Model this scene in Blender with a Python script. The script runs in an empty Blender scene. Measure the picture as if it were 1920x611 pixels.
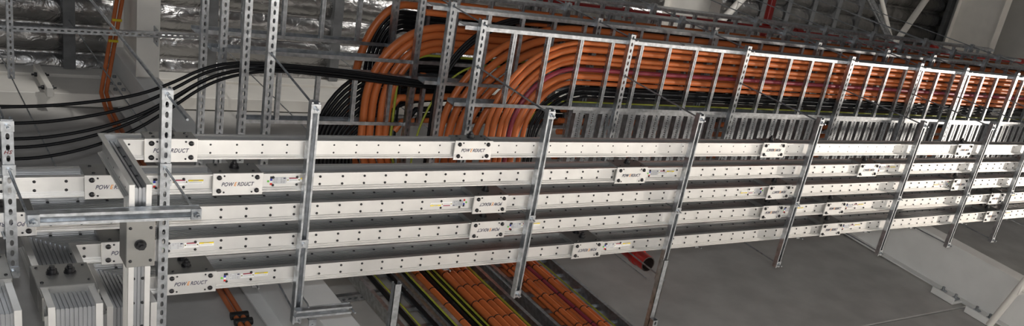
import bpy, math, random
from mathutils import Vector, Matrix
random.seed(4)
S = 4.5            # metres per layout unit (the duct undersides hang one unit above the eye)
EYE = 1.6
sc = bpy.context.scene
COL = sc.collection

# ------------------------------------------------------------------ materials
def mat(name, col, rough=.5, metal=0., var=0., vscale=20., bump=0., bscale=60., col2=None, spec=None, stretch=None):
    m = bpy.data.materials.new(name); m.use_nodes = True
    nt = m.node_tree; b = nt.nodes['Principled BSDF']
    b.inputs['Base Color'].default_value = (*col, 1)
    b.inputs['Roughness'].default_value = rough
    b.inputs['Metallic'].default_value = metal
    if spec is not None: b.inputs['Specular IOR Level'].default_value = spec
    tc = nt.nodes.new('ShaderNodeTexCoord')
    src = tc.outputs['Object']
    if stretch:
        mp = nt.nodes.new('ShaderNodeMapping'); mp.inputs['Scale'].default_value = stretch
        nt.links.new(src, mp.inputs['Vector']); src = mp.outputs['Vector']
    if var or col2:
        n = nt.nodes.new('ShaderNodeTexNoise'); n.inputs['Scale'].default_value = vscale; n.inputs['Detail'].default_value = 5
        r = nt.nodes.new('ShaderNodeValToRGB')
        c2 = col2 or tuple(max(0, c*(1-var)) for c in col)
        c1 = col if col2 else tuple(min(1, c*(1+var)) for c in col)
        r.color_ramp.elements[0].position = .35; r.color_ramp.elements[0].color = (*c2, 1)
        r.color_ramp.elements[1].position = .65; r.color_ramp.elements[1].color = (*c1, 1)
        nt.links.new(src, n.inputs['Vector']); nt.links.new(n.outputs['Fac'], r.inputs['Fac'])
        nt.links.new(r.outputs['Color'], b.inputs['Base Color'])
    if bump:
        n2 = nt.nodes.new('ShaderNodeTexNoise'); n2.inputs['Scale'].default_value = bscale; n2.inputs['Detail'].default_value = 6
        bp = nt.nodes.new('ShaderNodeBump'); bp.inputs['Strength'].default_value = bump; bp.inputs['Distance'].default_value = .01
        nt.links.new(src, n2.inputs['Vector']); nt.links.new(n2.outputs['Fac'], bp.inputs['Height']); nt.links.new(bp.outputs['Normal'], b.inputs['Normal'])
    return m
M = dict(
 zinc=mat('galvanised_zinc', (.47,.49,.51), .38, .95, .22, 28, .08, 90),
 marker=mat('red_marker_ink', (.25,.05,.05), .6),
 zinc_dull=mat('dull_galvanised_zinc', (.36,.38,.40), .48, .85, .35, 16, .1, 60),
 alu=mat('painted_aluminium', (.76,.752,.735), .40, .85, .03, 12),
 alu_bare=mat('bare_aluminium', (.42,.43,.445), .36, .9, .06, 10),
 cover=mat('satin_cover_plate', (.27,.265,.25), .42, .6, .04, 14),
 bolt=mat('black_bolt', (.018,.018,.02), .32, .2),
 orange=mat('orange_sheath', (.56,.15,.042), .38, 0, .08, 6, spec=.4),
 magenta=mat('magenta_sheath', (.27,.035,.055), .4),
 black=mat('black_sheath', (.008,.008,.009), .45, spec=.22),
 yellow=mat('yellow_green_sheath', (.34,.37,.04), .45),
 tie=mat('black_tie', (.01,.01,.01), .5),
 steel=mat('cream_painted_steel', (.86,.83,.77), .5, 0, .03, 5),
 steel_white=mat('pale_grey_painted_steel', (.86,.86,.84), .5, 0, .03, 4),
 purlin=mat('grey_purlin_steel', (.17,.175,.18), .5, .4, .15, 8),
 conc=mat('precast_concrete', (.53,.518,.495), .9, 0, .10, 3.0, .12, 120),
 endwall=mat('pale_cladding', (.50,.49,.465), .7, 0, .04, 3),
 floor=mat('polished_concrete_floor', (.32,.31,.30), .6, 0, .12, 1.5),
 red=mat('red_pipe_paint', (.42,.018,.014), .3, 0, .1, 8),
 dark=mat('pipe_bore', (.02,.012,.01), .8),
 navy=mat('navy_ink', (.03,.03,.07), .5), amber=mat('amber_ink', (.75,.28,.03), .5),
 white=mat('white_label', (.86,.86,.84), .5), lyel=mat('caution_yellow', (.80,.62,.02), .5),
 lred=mat('danger_maroon', (.30,.02,.05), .5), grey=mat('grey_print', (.36,.36,.38), .5), plate=mat('silver_rating_label', (.58,.59,.60), .45, .2),
 pblk=mat('phase_black', (.02,.02,.02), .5), pblu=mat('phase_blue', (.03,.05,.35), .5), pred=mat('phase_red', (.62,.03,.02), .5), green=mat('green_dot', (.13,.52,.05), .5),
)
# crinkled reflective foil
def foil_mat():
    m = bpy.data.materials.new('reflective_roof_foil'); m.use_nodes = True
    nt = m.node_tree; b = nt.nodes['Principled BSDF']
    b.inputs['Base Color'].default_value = (.36,.355,.35,1); b.inputs['Metallic'].default_value = .95; b.inputs['Roughness'].default_value = .27
    tc = nt.nodes.new('ShaderNodeTexCoord')
    mp = nt.nodes.new('ShaderNodeMapping'); mp.inputs['Scale'].default_value = (1.0, 1.3, 1)
    nt.links.new(tc.outputs['Object'], mp.inputs['Vector'])
    n = nt.nodes.new('ShaderNodeTexNoise'); n.inputs['Scale'].default_value = 7; n.inputs['Detail'].default_value = 6; n.inputs['Distortion'].default_value = 1.2
    n2 = nt.nodes.new('ShaderNodeTexVoronoi'); n2.inputs['Scale'].default_value = 7
    ad = nt.nodes.new('ShaderNodeMath'); ad.operation = 'MULTIPLY_ADD'; ad.inputs[1].default_value = .12
    bp = nt.nodes.new('ShaderNodeBump'); bp.inputs['Strength'].default_value = .8; bp.inputs['Distance'].default_value = .018
    for q in (n, n2): nt.links.new(mp.outputs['Vector'], q.inputs['Vector'])
    nt.links.new(n2.outputs['Distance'], ad.inputs[0]); nt.links.new(n.outputs['Fac'], ad.inputs[2])
    nt.links.new(ad.outputs[0], bp.inputs['Height']); nt.links.new(bp.outputs['Normal'], b.inputs['Normal'])
    return m
M['foil'] = foil_mat()

# ------------------------------------------------------------------ mesh builder (layout units)
class MB:
    def __init__(s): s.v = []; s.f = []; s.m = []; s.sm = []
    def add(s, vs, fs, mi=0, smooth=False):
        o = len(s.v); s.v += [Vector(p) for p in vs]
        for f in fs: s.f.append([o+i for i in f]); s.m.append(mi); s.sm.append(smooth)
    def box(s, x0, x1, y0, y1, z0, z1, mi=0):
        v = [(x0,y0,z0),(x1,y0,z0),(x1,y1,z0),(x0,y1,z0),(x0,y0,z1),(x1,y0,z1),(x1,y1,z1),(x0,y1,z1)]
        s.add(v, [(0,3,2,1),(4,5,6,7),(0,1,5,4),(1,2,6,5),(2,3,7,6),(3,0,4,7)], mi)
    def bevbox(s, x0, x1, y0, y1, z0, z1, b, mi=0):
        # box with chamfered edges
        vs = []; idx = {}
        c = ((x0,x1),(y0,y1),(z0,z1))
        for i in range(2):
            for j in range(2):
                for k in range(2):
                    p = [c[0][i], c[1][j], c[2][k]]; sg = [1 if i==0 else -1, 1 if j==0 else -1, 1 if k==0 else -1]
                    for a in range(3):
                        q = [p[t] + (0 if t==a else sg[t]*b) for t in range(3)]
                        idx[(i,j,k,a)] = len(vs); vs.append(q)
        fs = []
        for a in range(3):
            o = [t for t in range(3) if t != a]
            for e in range(2):
                ring = []
                for (u,w) in ((0,0),(1,0),(1,1),(0,1)):
                    k = [0,0,0]; k[a] = e; k[o[0]] = u; k[o[1]] = w; ring.append(idx[(*k, a)])
                flip = (e == 0) != (a == 1)
                fs.append(tuple(reversed(ring)) if flip else tuple(ring))
        for a in range(3):      # edges parallel to axis a
            o = [t for t in range(3) if t != a]
            for u in range(2):
                for w in range(2):
                    def K(e, ax):
                        k = [0,0,0]; k[a] = e; k[o[0]] = u; k[o[1]] = w; return idx[(*k, ax)]
                    fs.append((K(0,o[0]),K(1,o[0]),K(1,o[1]),K(0,o[1])))
        for i in range(2):
            for j in range(2):
                for k in range(2): fs.append((idx[(i,j,k,0)],idx[(i,j,k,1)],idx[(i,j,k,2)]))
        s.add(vs, fs, mi)
    def sweep(s, prof, path, a0, b0, mi=0, smooth=False):
        """mitred sweep of a closed profile [(a,b)] along straight segments; a0,b0 = profile axes on the first segment"""
        P = [Vector(p) for p in path]; A = Vector(a0); B = Vector(b0); rings = []
        T = [(P[i+1]-P[i]).normalized() for i in range(len(P)-1)]
        for i, c in enumerate(P):
            tin = T[i-1] if i > 0 else T[0]; tout = T[i] if i < len(T) else T[-1]
            n = (tin+tout).normalized()
            ring = []
            for a, b in prof:
                q = c + A*a + B*b
                q = q + tin*(-(q-c).dot(n)/tin.dot(n)); ring.append(q)
            rings.append(ring)
            if 0 < i < len(P)-1 and tin.dot(tout) < .99999:
                r = tin.rotation_difference(tout); A = r @ A; B = r @ B
        k = len(prof); vs = [q for r in rings for q in r]; fs = []
        for i in range(len(rings)-1):
            for j in range(k):
                j2 = (j+1) % k
                fs.append((i*k+j, i*k+j2, (i+1)*k+j2, (i+1)*k+j))
        fs.append(tuple(reversed(range(k)))); fs.append(tuple((len(rings)-1)*k+j for j in range(k)))
        s.add(vs, fs, mi, smooth)
    def tube(s, pts, r, n=10, mi=0, caps=True):
        P = [Vector(p) for p in pts]
        T = []
        for i in range(len(P)):
            a = P[max(i-1,0)]; b = P[min(i+1,len(P)-1)]; T.append((b-a).normalized())
        up = Vector((0,0,1)) if abs(T[0].z) < .9 else Vector((1,0,0))
        A = T[0].cross(up).normalized(); vs = []; fs = []
        for i, c in enumerate(P):
            if i: A = (A - T[i]*A.dot(T[i])).normalized()
            B = T[i].cross(A)
            for j in range(n):
                t = 2*math.pi*j/n; vs.append(c + (A*math.cos(t)+B*math.sin(t))*r)
        for i in range(len(P)-1):
            for j in range(n): fs.append((i*n+j, i*n+(j+1)%n, (i+1)*n+(j+1)%n, (i+1)*n+j))
        s.add(vs, fs, mi, True)
        if caps:
            s.add([vs[j] for j in range(n)], [tuple(reversed(range(n)))], mi)
            s.add([vs[(len(P)-1)*n+j] for j in range(n)], [tuple(range(n))], mi)
    def holed(s, length, w, pitch, hl, hw, O, U, V, mi=0, n=8):
        """strip from O along U (length), width w along V centred, with holes hl x hw every pitch"""
        O = Vector(O); U = Vector(U); V = Vector(V)
        k = max(1, int(length/pitch)); pitch = length/k
        for i in range(k):
            c = O + U*(pitch*(i+.5))
            out = []; inn = []
            for j in range(n):
                t = 2*math.pi*(j+.5)/n; cx, cy = math.cos(t), math.sin(t)
                m_ = max(abs(cx), abs(cy)); 
                ox = cx/m_; oy = cy/m_
                out.append(c + U*(ox*pitch/2) + V*(oy*w/2))
                ix = max(-1, min(1, cx*1.25)); iy = max(-1, min(1, cy*1.25))
                inn.append(c + U*(ix*hl/2) + V*(iy*hw/2))
            s.add(out+inn, [(j, (j+1)%n, n+(j+1)%n, n+j) for j in range(n)], mi)
            # corner fill triangles between octagon-ish outer ring and rectangle
            for (sx, sy, j) in ((1,1,0),(-1,1,2),(-1,-1,4),(1,-1,6)):
                corner = c + U*(sx*pitch/2) + V*(sy*w/2)
                s.add([out[j], corner, out[j+1]], [(0,1,2)], mi)
    def build(s, name, mats, parent=None, origin=(0,0,0), link=True):
        me = bpy.data.meshes.new(name)
        o = Vector(origin)
        me.from_pydata([tuple((p-o)*S) for p in s.v], [], s.f)
        if not isinstance(mats, (list, tuple)): mats = [mats]
        for m_ in mats: me.materials.append(m_)
        me.polygons.foreach_set('material_index', s.m); me.polygons.foreach_set('use_smooth', s.sm); me.update()
        ob = bpy.data.objects.new(name, me)
        if link: COL.objects.link(ob)
        if parent is not None: ob.parent = parent
        else: ob.location = tuple(o*S + Vector((0,0,EYE)))
        return ob
def tag(o, label, cat=None, group=None, kind=None):
    o['label'] = label
    if cat: o['category'] = cat
    if group: o['group'] = group
    if kind: o['kind'] = kind
    return o
def thing(name, label, cat, loc=(0,0,0), group=None):
    o = bpy.data.objects.new(name, None); COL.objects.link(o); o.empty_display_size = .1
    o.location = tuple(Vector(loc)*S + Vector((0,0,EYE)))
    return tag(o, label, cat, group)
def single(name, mb, m, label, cat, group=None, origin=None, kind=None):
    o = Vector(origin) if origin is not None else sum(mb.v, Vector())/len(mb.v)
    ob = mb.build(name, m, None, o)
    return tag(ob, label, cat, group, kind)
def struct(name, mb, m, label=None):
    ob = mb.build(name, m); ob['kind'] = 'structure'
    if label: ob['label'] = label
    return ob
def inst(name, me, parent, off, rot=None):
    o = bpy.data.objects.new(name, me); COL.objects.link(o); o.parent = parent; o.location = tuple(Vector(off)*S)
    if rot: o.rotation_euler = rot
    return o
def copy_tree(o, parent=None):
    c = o.copy(); COL.objects.link(c); c.parent = parent
    for ch in list(o.children): copy_tree(ch, c)
    return c
ORD = ['first','second','third','fourth','fifth','sixth','seventh','eighth','ninth','tenth','eleventh','twelfth','thirteenth','fourteenth','fifteenth']

# ------------------------------------------------------------------ setting
WY = .80
mb = MB(); mb.box(-3.6, 7.5, -4.2, 1.0, -.40, -.3556); struct('floor', mb, M['floor'])
mb = MB()      # precast panels with open joints
xs = [-3.2, -1.02, .489, 1.997, 3.505, 3.9]; zs = [-.3556, 1.037, 2.60]
for i in range(len(xs)-1):
    for j in range(len(zs)-1): mb.bevbox(xs[i]+.001, xs[i+1]-.001, WY, WY+.04, zs[j]+.001, zs[j+1]-.001, .0025)
mb.box(-3.2, 3.9, WY+.03, WY+.05, -.3556, 2.6)
struct('wall_back', mb, M['conc'])
mb = MB()      # end wall; unseen opening at its foot added to let the floodlight in
mb.box(3.62, 3.66, -2.2, .84, .66, 2.75); mb.box(3.62, 3.66, -2.2, -.45, -.3556, .66); mb.box(3.62, 3.66, .76, .84, -.3556, .66)
struct('wall_right', mb, M['endwall'])
# roof: sagging foil between support wires, one bay after the other
def roofz(y): return 2.50 + .01*(WY-y)
mb = MB(); px = .064; nx = 300; x0, x1 = -1.3, 3.62; y0 = -.9
ny = int((WY-y0)/px)*12
random.seed(9)
ph = [random.uniform(-.006,.006) for _ in range(nx+1)]
for i in range(nx+1):
    x = x0 + (x1-x0)*i/nx
    for j in range(ny+1):
        y = WY - px*j/12
        u = (j % 12)/12.; bay = j//12
        sag = abs(math.sin(math.pi*u))**.7
        w = .85 + .12*math.sin(x*17 + bay*2.1) + .05*math.sin(x*61+bay)
        seam = .004*math.exp(-((((x+.02) % .0955)-.048)/.006)**2)
        mb.v.append(Vector((x, y, roofz(y) - sag*.018*w + seam)))
for i in range(nx):
    for j in range(ny):
        a = i*(ny+1)+j; mb.f.append([a, a+1, a+ny+2, a+ny+1]); mb.m.append(0); mb.sm.append(True)
struct('ceiling', mb, M['foil'])
# ------------------------------------------------------------------ steel frame
def ibeam_prof(w, h, tw=.0026, tf=.0034):
    W, H = w/2, h/2
    return [(-W,-H),(W,-H),(W,-H+tf),(tw/2,-H+tf),(tw/2,H-tf),(W,H-tf),(W,H),(-W,H),(-W,H-tf),(-tw/2,H-tf),(-tw/2,-H+tf),(-W,-H+tf)]
for cx, lab in ((.489,'cream steel column behind the left third of the duct rows'),(1.999,'cream steel column with cleats, beside the right-hand diagonal brace')):
    t = thing('steel_column', lab, 'column', (cx, .74, -.3556))
    o = Vector((cx, .74, -.3556))
    mb = MB(); mb.sweep(ibeam_prof(.045, .118, .0035, .0035), [(cx,.738,-.3556),(cx,.738,2.47)], (1,0,0), (0,1,0)); mb.build('column_shaft', M['steel_white'], t, o)
    mb = MB(); mb.box(cx-.04, cx+.04, .67, .79, -.3556, -.349); mb.build('base_plate', M['steel_white'], t, o)
    if cx > 1:
        for z in (1.085, .985):      # cleat pairs on the wall side
            mb = MB()
            mb.bevbox(cx-.058, cx-.018, .7925, .7985, z-.033, z+.033, .001)
            mb.bevbox(cx-.060, cx-.055, .782, .7985, z-.033, z+.033, .001)
            c = mb.build('wall_cleat', M['white'], t, o)
            for dz in (-.02,.018):
                mb = MB(); mb.bevbox(cx-.045, cx-.022, .788, .7925, z+dz-.008, z+dz+.008, .002); mb.tube([(cx-.034,.789,z+dz),(cx-.034,.779,z+dz)], .0035, 6); mb.build('cleat_bolt', M['zinc_dull'], c, o)
for cx, lab in ((.489,'cream roof rafter meeting the top of the left column'),(1.985,'cream roof rafter above the upper cable ladders'),(3.50,'cream roof rafter against the pale end cladding')):
    o = Vector((cx, .74, 2.3)); t = thing('roof_rafter', lab, 'rafter', o)
    mb = MB(); mb.sweep(ibeam_prof(.042,.21,.0035,.0035), [(cx,.676,2.255),(cx,-.9,2.255)], (1,0,0), (0,0,1)); mb.build('rafter_beam', M['steel'], t, o)
    mb = MB(); mb.bevbox(cx-.037, cx-.003, .756, .760, 2.27, 2.42, .0008)
    pl = mb.build('end_plate', M['steel'], t, o)
    for yy in (cx-.028,cx-.012):
        for zz in (2.30,2.34,2.39):
            mb = MB(); mb.tube([(yy,.756,zz),(yy,.751,zz)], .004, 6); mb.build('plate_bolt', M['zinc_dull'], pl, o)
    if cx < 1:
        mb = MB()      # a small skewed tab plate with three holes welded under the rafter
        mb.sweep([(-.0008,-.017),(.0008,-.017),(.0008,.017),(-.0008,.017)], [(cx+.010,.585,2.152),(cx+.010,.585,2.118)], (1,0,0), (0,1,0))
        tb = mb.build('tab_plate', M['zinc'], t, o)
        for yy, zz in ((.577,2.14),(.585,2.13),(.593,2.124)):
            mb = MB(); mb.tube([(cx+.0092,yy,zz),(cx+.0088,yy,zz)], .0018, 8); mb.build('tab_hole', M['dark'], tb, o)
        for zz in ():
            pass
# eave beam in two chords
mb = MB()
mb.bevbox(-1.3, 3.6, .768, .797, 2.305, 2.415, .001)
mb.box(-1.3, 3.6, .778, .797, 2.415, 2.43)
mb.bevbox(-1.3, 3.6, .766, .797, 2.43, 2.485, .001)
single('eave_beam', mb, M['steel'], 'long cream eave beam along the top of the concrete wall', 'beam')
# bolted angle stiffener standing on the eave beam
o = Vector((.34,.76,2.3)); t = thing('beam_bracket', 'pale bolted plate bracket across the eave beam at far left', 'bracket', o)
mb = MB(); mb.bevbox(.331,.343,.745,.766,2.27,2.43,.001); mb.build('bracket_plate', M['steel'], t, o)
for zz in (2.30,2.385):
    for sx in (-1,1):
        mb = MB(); mb.tube([(.337+sx*.006,.755,zz),(.337+sx*.016,.755,zz)], .0022, 6); mb.tube([(.337+sx*.006,.755,zz),(.337+sx*.011,.755,zz)], .0048, 6); mb.build('bracket_bolt', M['bolt'], t, o)
# purlins across the foil
prx = [.405,.699,1.0,1.294,1.59,1.885,2.13,2.26,2.39,2.52,2.65,2.785,2.92,3.05,3.18]
for i, x in enumerate(prx):
    mb = MB(); w = .0115 if i < 6 else .0105
    mb.sweep([(-w,0),(w,0),(w,.003),(w-.002,.003),(w-.002,.034 if i < 6 else .02),(-w+.002,.034 if i < 6 else .02),(-w+.002,.003),(-w,.003)] , [(x,.765,2.468 if i < 6 else 2.48),(x,-.9,roofz(-.9)-(.034 if i < 6 else .02))], (1,0,0), (0,0,1))
    single('roof_purlin', mb, M['purlin'], 'grey steel purlin below the silver roof foil, %s from the left' % ORD[i], 'purlin', 'roof purlins under the foil')
# bracing at upper right
def pipe_thing(name, p, q, r, m, lab, cat, group=None, n=14):
    mb = MB(); mb.tube([p, q], r, n); return single(name, mb, M[m], lab, cat, group)
pipe_thing('roof_brace', (2.165,.53,2.36), (2.40,.33,2.42), .012, 'steel', 'cream round roof brace rising right from the second rafter', 'brace')
pipe_thing('roof_brace', (3.115,.50,2.34), (3.37,.25,2.42), .013, 'steel', 'cream round roof brace sloping beside the end cladding', 'brace')
pipe_thing('duct_pipe', (2.97,.32,2.40), (3.17,.485,2.37), .0125, 'zinc', 'shiny lagged metal pipe leaning across the far roof foil', 'pipe')
pipe_thing('roof_brace', (3.06,.30,2.43), (3.22,.47,2.43), .009, 'steel', 'thinner cream brace just right of the shiny lagged pipe', 'brace')
# end-wall framing (runs across the cladding)
for z, h, m_, lab in ((2.545,.012,'dark','black flashing at the top of the end cladding'),(2.475,.010,'purlin','dark horizontal rail on the end cladding'),(2.355,.016,'steel','cream horizontal girt on the end cladding')):
    mb = MB(); mb.bevbox(3.59,3.622,-2.0,.8,z-h,z+h,.001); single('cladding_rail', mb, M[m_], lab, 'rail')
# diagonal wall brace lower right
mb = MB(); mb.tube([(1.944,.797,.949),(1.956,.60,.897)], .0085, 14)
mb.bevbox(1.944,1.966,.664,.700,.912,.9155,.0008)
for yy in (.672,.690): mb.tube([(1.955,yy,.913),(1.955,yy,.905)], .0032, 6)
BR = mb

# ------------------------------------------------------------------ red sprinkler pipes
o = Vector((.5,.415,2.0)); t = thing('sprinkler_main', 'long red sprinkler main high above the cable ladders', 'pipe', o)
mb = MB(); mb.tube([(.62,.398,2.0),(3.5,.410,2.0)], .0105, 16); mb.build('pipe_run', M['red'], t, o)
for x in (.95,1.55,2.2,2.9):
    mb = MB(); mb.tube([(x-.012,.402,2.0),(x+.012,.402,2.0)], .0135, 16); mb.build('coupling', M['red'], t, o)
    mb = MB(); mb.tube([(x+.1,.402,2.008),(x+.1,.402,2.49)], .0012, 8); mb.build('hanger_rod', M['zinc_dull'], t, o)
pipe_thing('sprinkler_branch', (2.10,.44,2.04), (2.14,-.3,2.10), .0125, 'red', 'short thick red sprinkler branch at the top edge, right of centre', 'pipe', n=18)
o = Vector((1.146,.72,1.29)); t = thing('sprinkler_drop', 'open ended red pipe hanging below the lowest duct', 'pipe', o)
mb = MB(); n = 20; r0, r1 = .0155, .0135
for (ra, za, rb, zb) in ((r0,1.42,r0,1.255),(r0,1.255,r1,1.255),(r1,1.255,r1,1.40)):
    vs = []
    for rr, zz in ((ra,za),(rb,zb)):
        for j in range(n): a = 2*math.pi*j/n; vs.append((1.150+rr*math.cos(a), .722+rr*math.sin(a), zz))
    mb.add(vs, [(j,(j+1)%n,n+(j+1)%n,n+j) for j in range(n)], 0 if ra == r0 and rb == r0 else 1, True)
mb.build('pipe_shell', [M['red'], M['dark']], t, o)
mb = MB(); mb.tube([(1.150,.722,1.285),(1.150,.722,1.298)], .0175, 20); mb.build('coupling', M['red'], t, o)

# ------------------------------------------------------------------ shared small meshes
def mesh_of(mb, m): 
    ob = mb.build('tmp', m, None, (0,0,0), link=False); me = ob.data; bpy.data.objects.remove(ob); return me
def dome(r, h, ax, n=10):
    """button bolt head pointing along -ax"""
    mb = MB(); ax = Vector(ax); up = Vector((1,0,0)) if abs(ax.x) < .5 else Vector((0,1,0)); B = ax.cross(up).normalized(); A = B.cross(ax)
    vs = []; prof = [(1,0),(1,.45),(.75,.85),(.35,1)]
    for rr, hh in prof:
        for j in range(n): t = 2*math.pi*j/n; vs.append(A*math.cos(t)*r*rr + B*math.sin(t)*r*rr + ax*(h*hh))
    fs = [(i*n+j, i*n+(j+1)%n, (i+1)*n+(j+1)%n, (i+1)*n+j) for i in range(3) for j in range(n)]; fs.append(tuple(3*n+j for j in range(n)))
    mb.add(vs, fs, 0, True); return mb
D = {}
for k, ax in (('down',(0,0,-1)),('front',(0,-1,0)),('left',(-1,0,0))):
    D[k] = mesh_of(dome(.00145,.0012,ax), M['bolt'])
    D[k+'_big'] = mesh_of(dome(.0026,.0022,ax), M['bolt'])
    D[k+'_small'] = mesh_of(dome(.0010,.0008,ax), M['bolt'])
def hexbolt():
    mb = MB(); ax = Vector((0,-1,0)); n = 6
    for (r, y0, y1, nn) in ((.0050,0,-.0012,16),(.0040,-.0012,-.0050,6),(.0022,-.0050,-.0078,12)):
        mb.tube([(0,y0,0),(0,y1,0)], r, nn)
    return mesh_of(mb, M['bolt'])
HEX = hexbolt()

# lettering of the joint covers
def text_mesh(txt, m, size):
    cu = bpy.data.curves.new('t', 'FONT'); cu.body = txt; cu.size = size; cu.extrude = .0002*S; cu.shear = .35; cu.space_character = 1.08; cu.offset = .00004*S
    ob = bpy.data.objects.new('t', cu); COL.objects.link(ob)
    dg = bpy.context.evaluated_depsgraph_get(); dg.update()
    me = bpy.data.meshes.new_from_object(ob.evaluated_get(dg)); bpy.data.objects.remove(ob)
    me.materials.clear(); me.materials.append(m)
    xs_ = [v.co.x for v in me.vertices]; return me, min(xs_), max(xs_)
def logo():
    """three meshes (navy, amber, navy) laid out as one word of width .034, facing down; letters wide as in the photo"""
    size = .0062*S; parts = []; x = 0
    for txt, m in (('POW', M['navy']), ('E', M['amber']), ('RDUCT', M['navy'])):
        me, a, b = text_mesh(txt, m, size)
        for v in me.vertices: v.co.x += x - a
        x += (b-a) + .0004*S; parts.append(me)
    k = .033*S/x
    for me in parts:
        for v in me.vertices:
            X = v.co.x*k - .0165*S; Y = v.co.y - .0022*S
            v.co = Vector((X, -Y, -v.co.z))      # text up points to -Y, faces -Z
        me.update()
    return parts
LOGO = logo()

# ------------------------------------------------------------------ busbar ducts
W = .0210
def duct_profiles(h):
    """closed profiles (a across, b up) with origin at the middle of the section"""
    w2 = W/2; h2 = h/2; t = .0013; hl = .0055 if h > .02 else .0045; p = .0047; P = []
    for sg in (-1, 1):
        c = [(-w2, -h2), (-w2+t, -h2), (-w2+t, -h2+hl-.0010), (w2-.0034, -h2+hl-.0010), (w2-.0034, -h2+.0026), (w2-.0020,-h2+.0026), (w2-.0020,-h2+.0010), (w2-t, -h2+.0010), (w2-t,-h2), (w2, -h2), (w2, -h2+hl), (-w2, -h2+hl)]
        if sg > 0: c = [(a, -b) for a, b in reversed(c)]
        P.append(c)
    z0 = -h2+hl; z1 = h2-hl; n = max(2, int(round((z1-z0)/.0034))); q = (z1-z0)/n
    left = []; 
    for i in range(n):
        a = z0+q*i; left += [(-w2+p, a), (-w2+p, a+q*.62), (-w2+p+.0016, a+q*.66), (-w2+p+.0016, a+q*.97)]
    body = [(-x, z) for x, z in left] + list(reversed(left))
    P.append(body)
    return P
def cover(parent, o, y0, h, xa, xb, flip, plus=True):
    """joint cover: side box, lower face plate with lettering, bolts"""
    yc = y0+W/2
    mb = MB(); e = .0016
    mb.bevbox(xa, xb, y0-e, y0+W+e, 1.0-.0002, 1.0+h+e, .0006)
    c = mb.build('joint_cover', M['cover'], parent, o); c['label'] = 'grey sheet-metal cover around a duct joint'
    mb = MB(); mb.bevbox(xa-.0006, xb+.0006, y0-.0018, y0+W+.0022, .9984, .9998, .0003)
    f = mb.build('face_plate', M['alu'], parent, o); f['label'] = 'pale lettered plate with dark corner bolts'
    xc = (xa+xb)/2; L = xb-xa
    for sx in (-1,1):
        for sy in (-1,1):
            inst('corner_bolt', D['down_big'], f, Vector((xc+sx*(L/2-.0055), yc+sy*.0075, .9984))-o)
            inst('small_screw', D['down_small'], f, Vector((xc+sx*(L/2-.0105), yc+sy*.0092, .9984))-o)
    rot = (0,0,math.pi) if flip else None
    for me, nm in zip(LOGO, ('lettering','lettering','lettering')):
        inst(nm, me, f, Vector((xc, yc, .9983))-o, rot)
    z2 = h+1.0
    for sx in (-1,1):
        for zz in (1.0045, z2-.004):
            inst('cover_screw', D['front'], c, Vector((xc+sx*(L/2-.008), y0-e, zz))-o)
    if h > .04:
        inst('joint_bolt', HEX, c, Vector((xc-.001, y0-e, 1.0+h*.36))-o); inst('joint_bolt', HEX, c, Vector((xc-.001, y0-e, 1.0+h*.72))-o)
    else: inst('joint_bolt', HEX, c, Vector((xc, y0-e, 1.0+h*.55))-o)
def labels(parent, o, xe, y0, flip, short=False):
    """stickers beside a cover; upright ones lie right of it, turned ones left of it"""
    yc = y0+.0098; sg = -1 if flip else 1
    def rect(mb, a, b, c, d, mi, lift):      # a..b along, c..d across (0=top of text), lift above web
        x = sorted((xe+sg*a, xe+sg*b)); y = sorted((yc+sg*c, yc+sg*d)); mb.box(x[0], x[1], y[0], y[1], 1.0044-lift-.0002, 1.0046-lift, mi)
    web = 0
    mb = MB()
    for i in range(4): rect(mb, .0100,.0122, -.0048+i*.0025, -.0048+(i+1)*.0025, i, .0002)
    mb.build('phase_label', [M['pblk'],M['pblu'],M['white'],M['pred']], parent, o)
    mb = MB(); n = 12; x = xe+sg*.0080; y = yc+sg*.0008
    mb.add([(x+.0012*math.cos(2*math.pi*j/n), y+.0012*math.sin(2*math.pi*j/n), 1.0041) for j in range(n)]+[(x+.0012*math.cos(2*math.pi*j/n), y+.0012*math.sin(2*math.pi*j/n), 1.0045) for j in range(n)], [tuple(reversed(range(n)))]+[(j,(j+1)%n,n+(j+1)%n,n+j) for j in range(n)]); mb.build('green_sticker', M['green'], parent, o)
    if short: return
    mb = MB(); rect(mb, .0128,.0268,-.0038,.0038,0,.0001)
    for i in range(5):
        for j in range(4):
            if random.random() < .8: rect(mb, .0136+i*.0025, .0136+i*.0025+random.uniform(.0012,.0021), -.003+j*.0017, -.003+j*.0017+.0006, 1, .0003)
    rect(mb, .0240,.0262,-.0031,-.0020,2,.0004)
    mb.build('rating_label', [M['plate'],M['grey'],M['navy']], parent, o)
    mb = MB(); rect(mb, .0276,.0420,-.0030,.0026,0,.0002); rect(mb, .0300,.0396,-.0030,-.0018,1,.0004)
    for i in range(2): rect(mb, .0302,.0394,-.0010+i*.0013,-.0006+i*.0013,3,.0004)
    for a in (.0288,.0408):
        pts = [(a-.0009,.0002),(a+.0009,.0002),(a,-.0015)]
        vs = [(xe+sg*p, yc+sg*q, 1.0038) for p, q in pts] + [(xe+sg*p, yc+sg*q, 1.0042) for p, q in pts]
        mb.add(vs, [(0,1,2),(2,1,0),(0,3,4,1),(1,4,5,2),(2,5,3,0)], 2)
    mb.build('danger_label', [M['white'],M['lred'],M['lyel'],M['grey']], parent, o)
    mb = MB(); rect(mb, .0426,.0568,-.0026,.0018,0,.0002); rect(mb, .0426,.0568,-.0026,-.0010,1,.0004); rect(mb, .0470,.0524,-.0021,-.0015,2,.0006)
    rect(mb, .0434,.0555,.0000,.0004,2,.0004)
    mb.build('caution_label', [M['white'],M['lyel'],M['grey']], parent, o)
XE = 2.35
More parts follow.
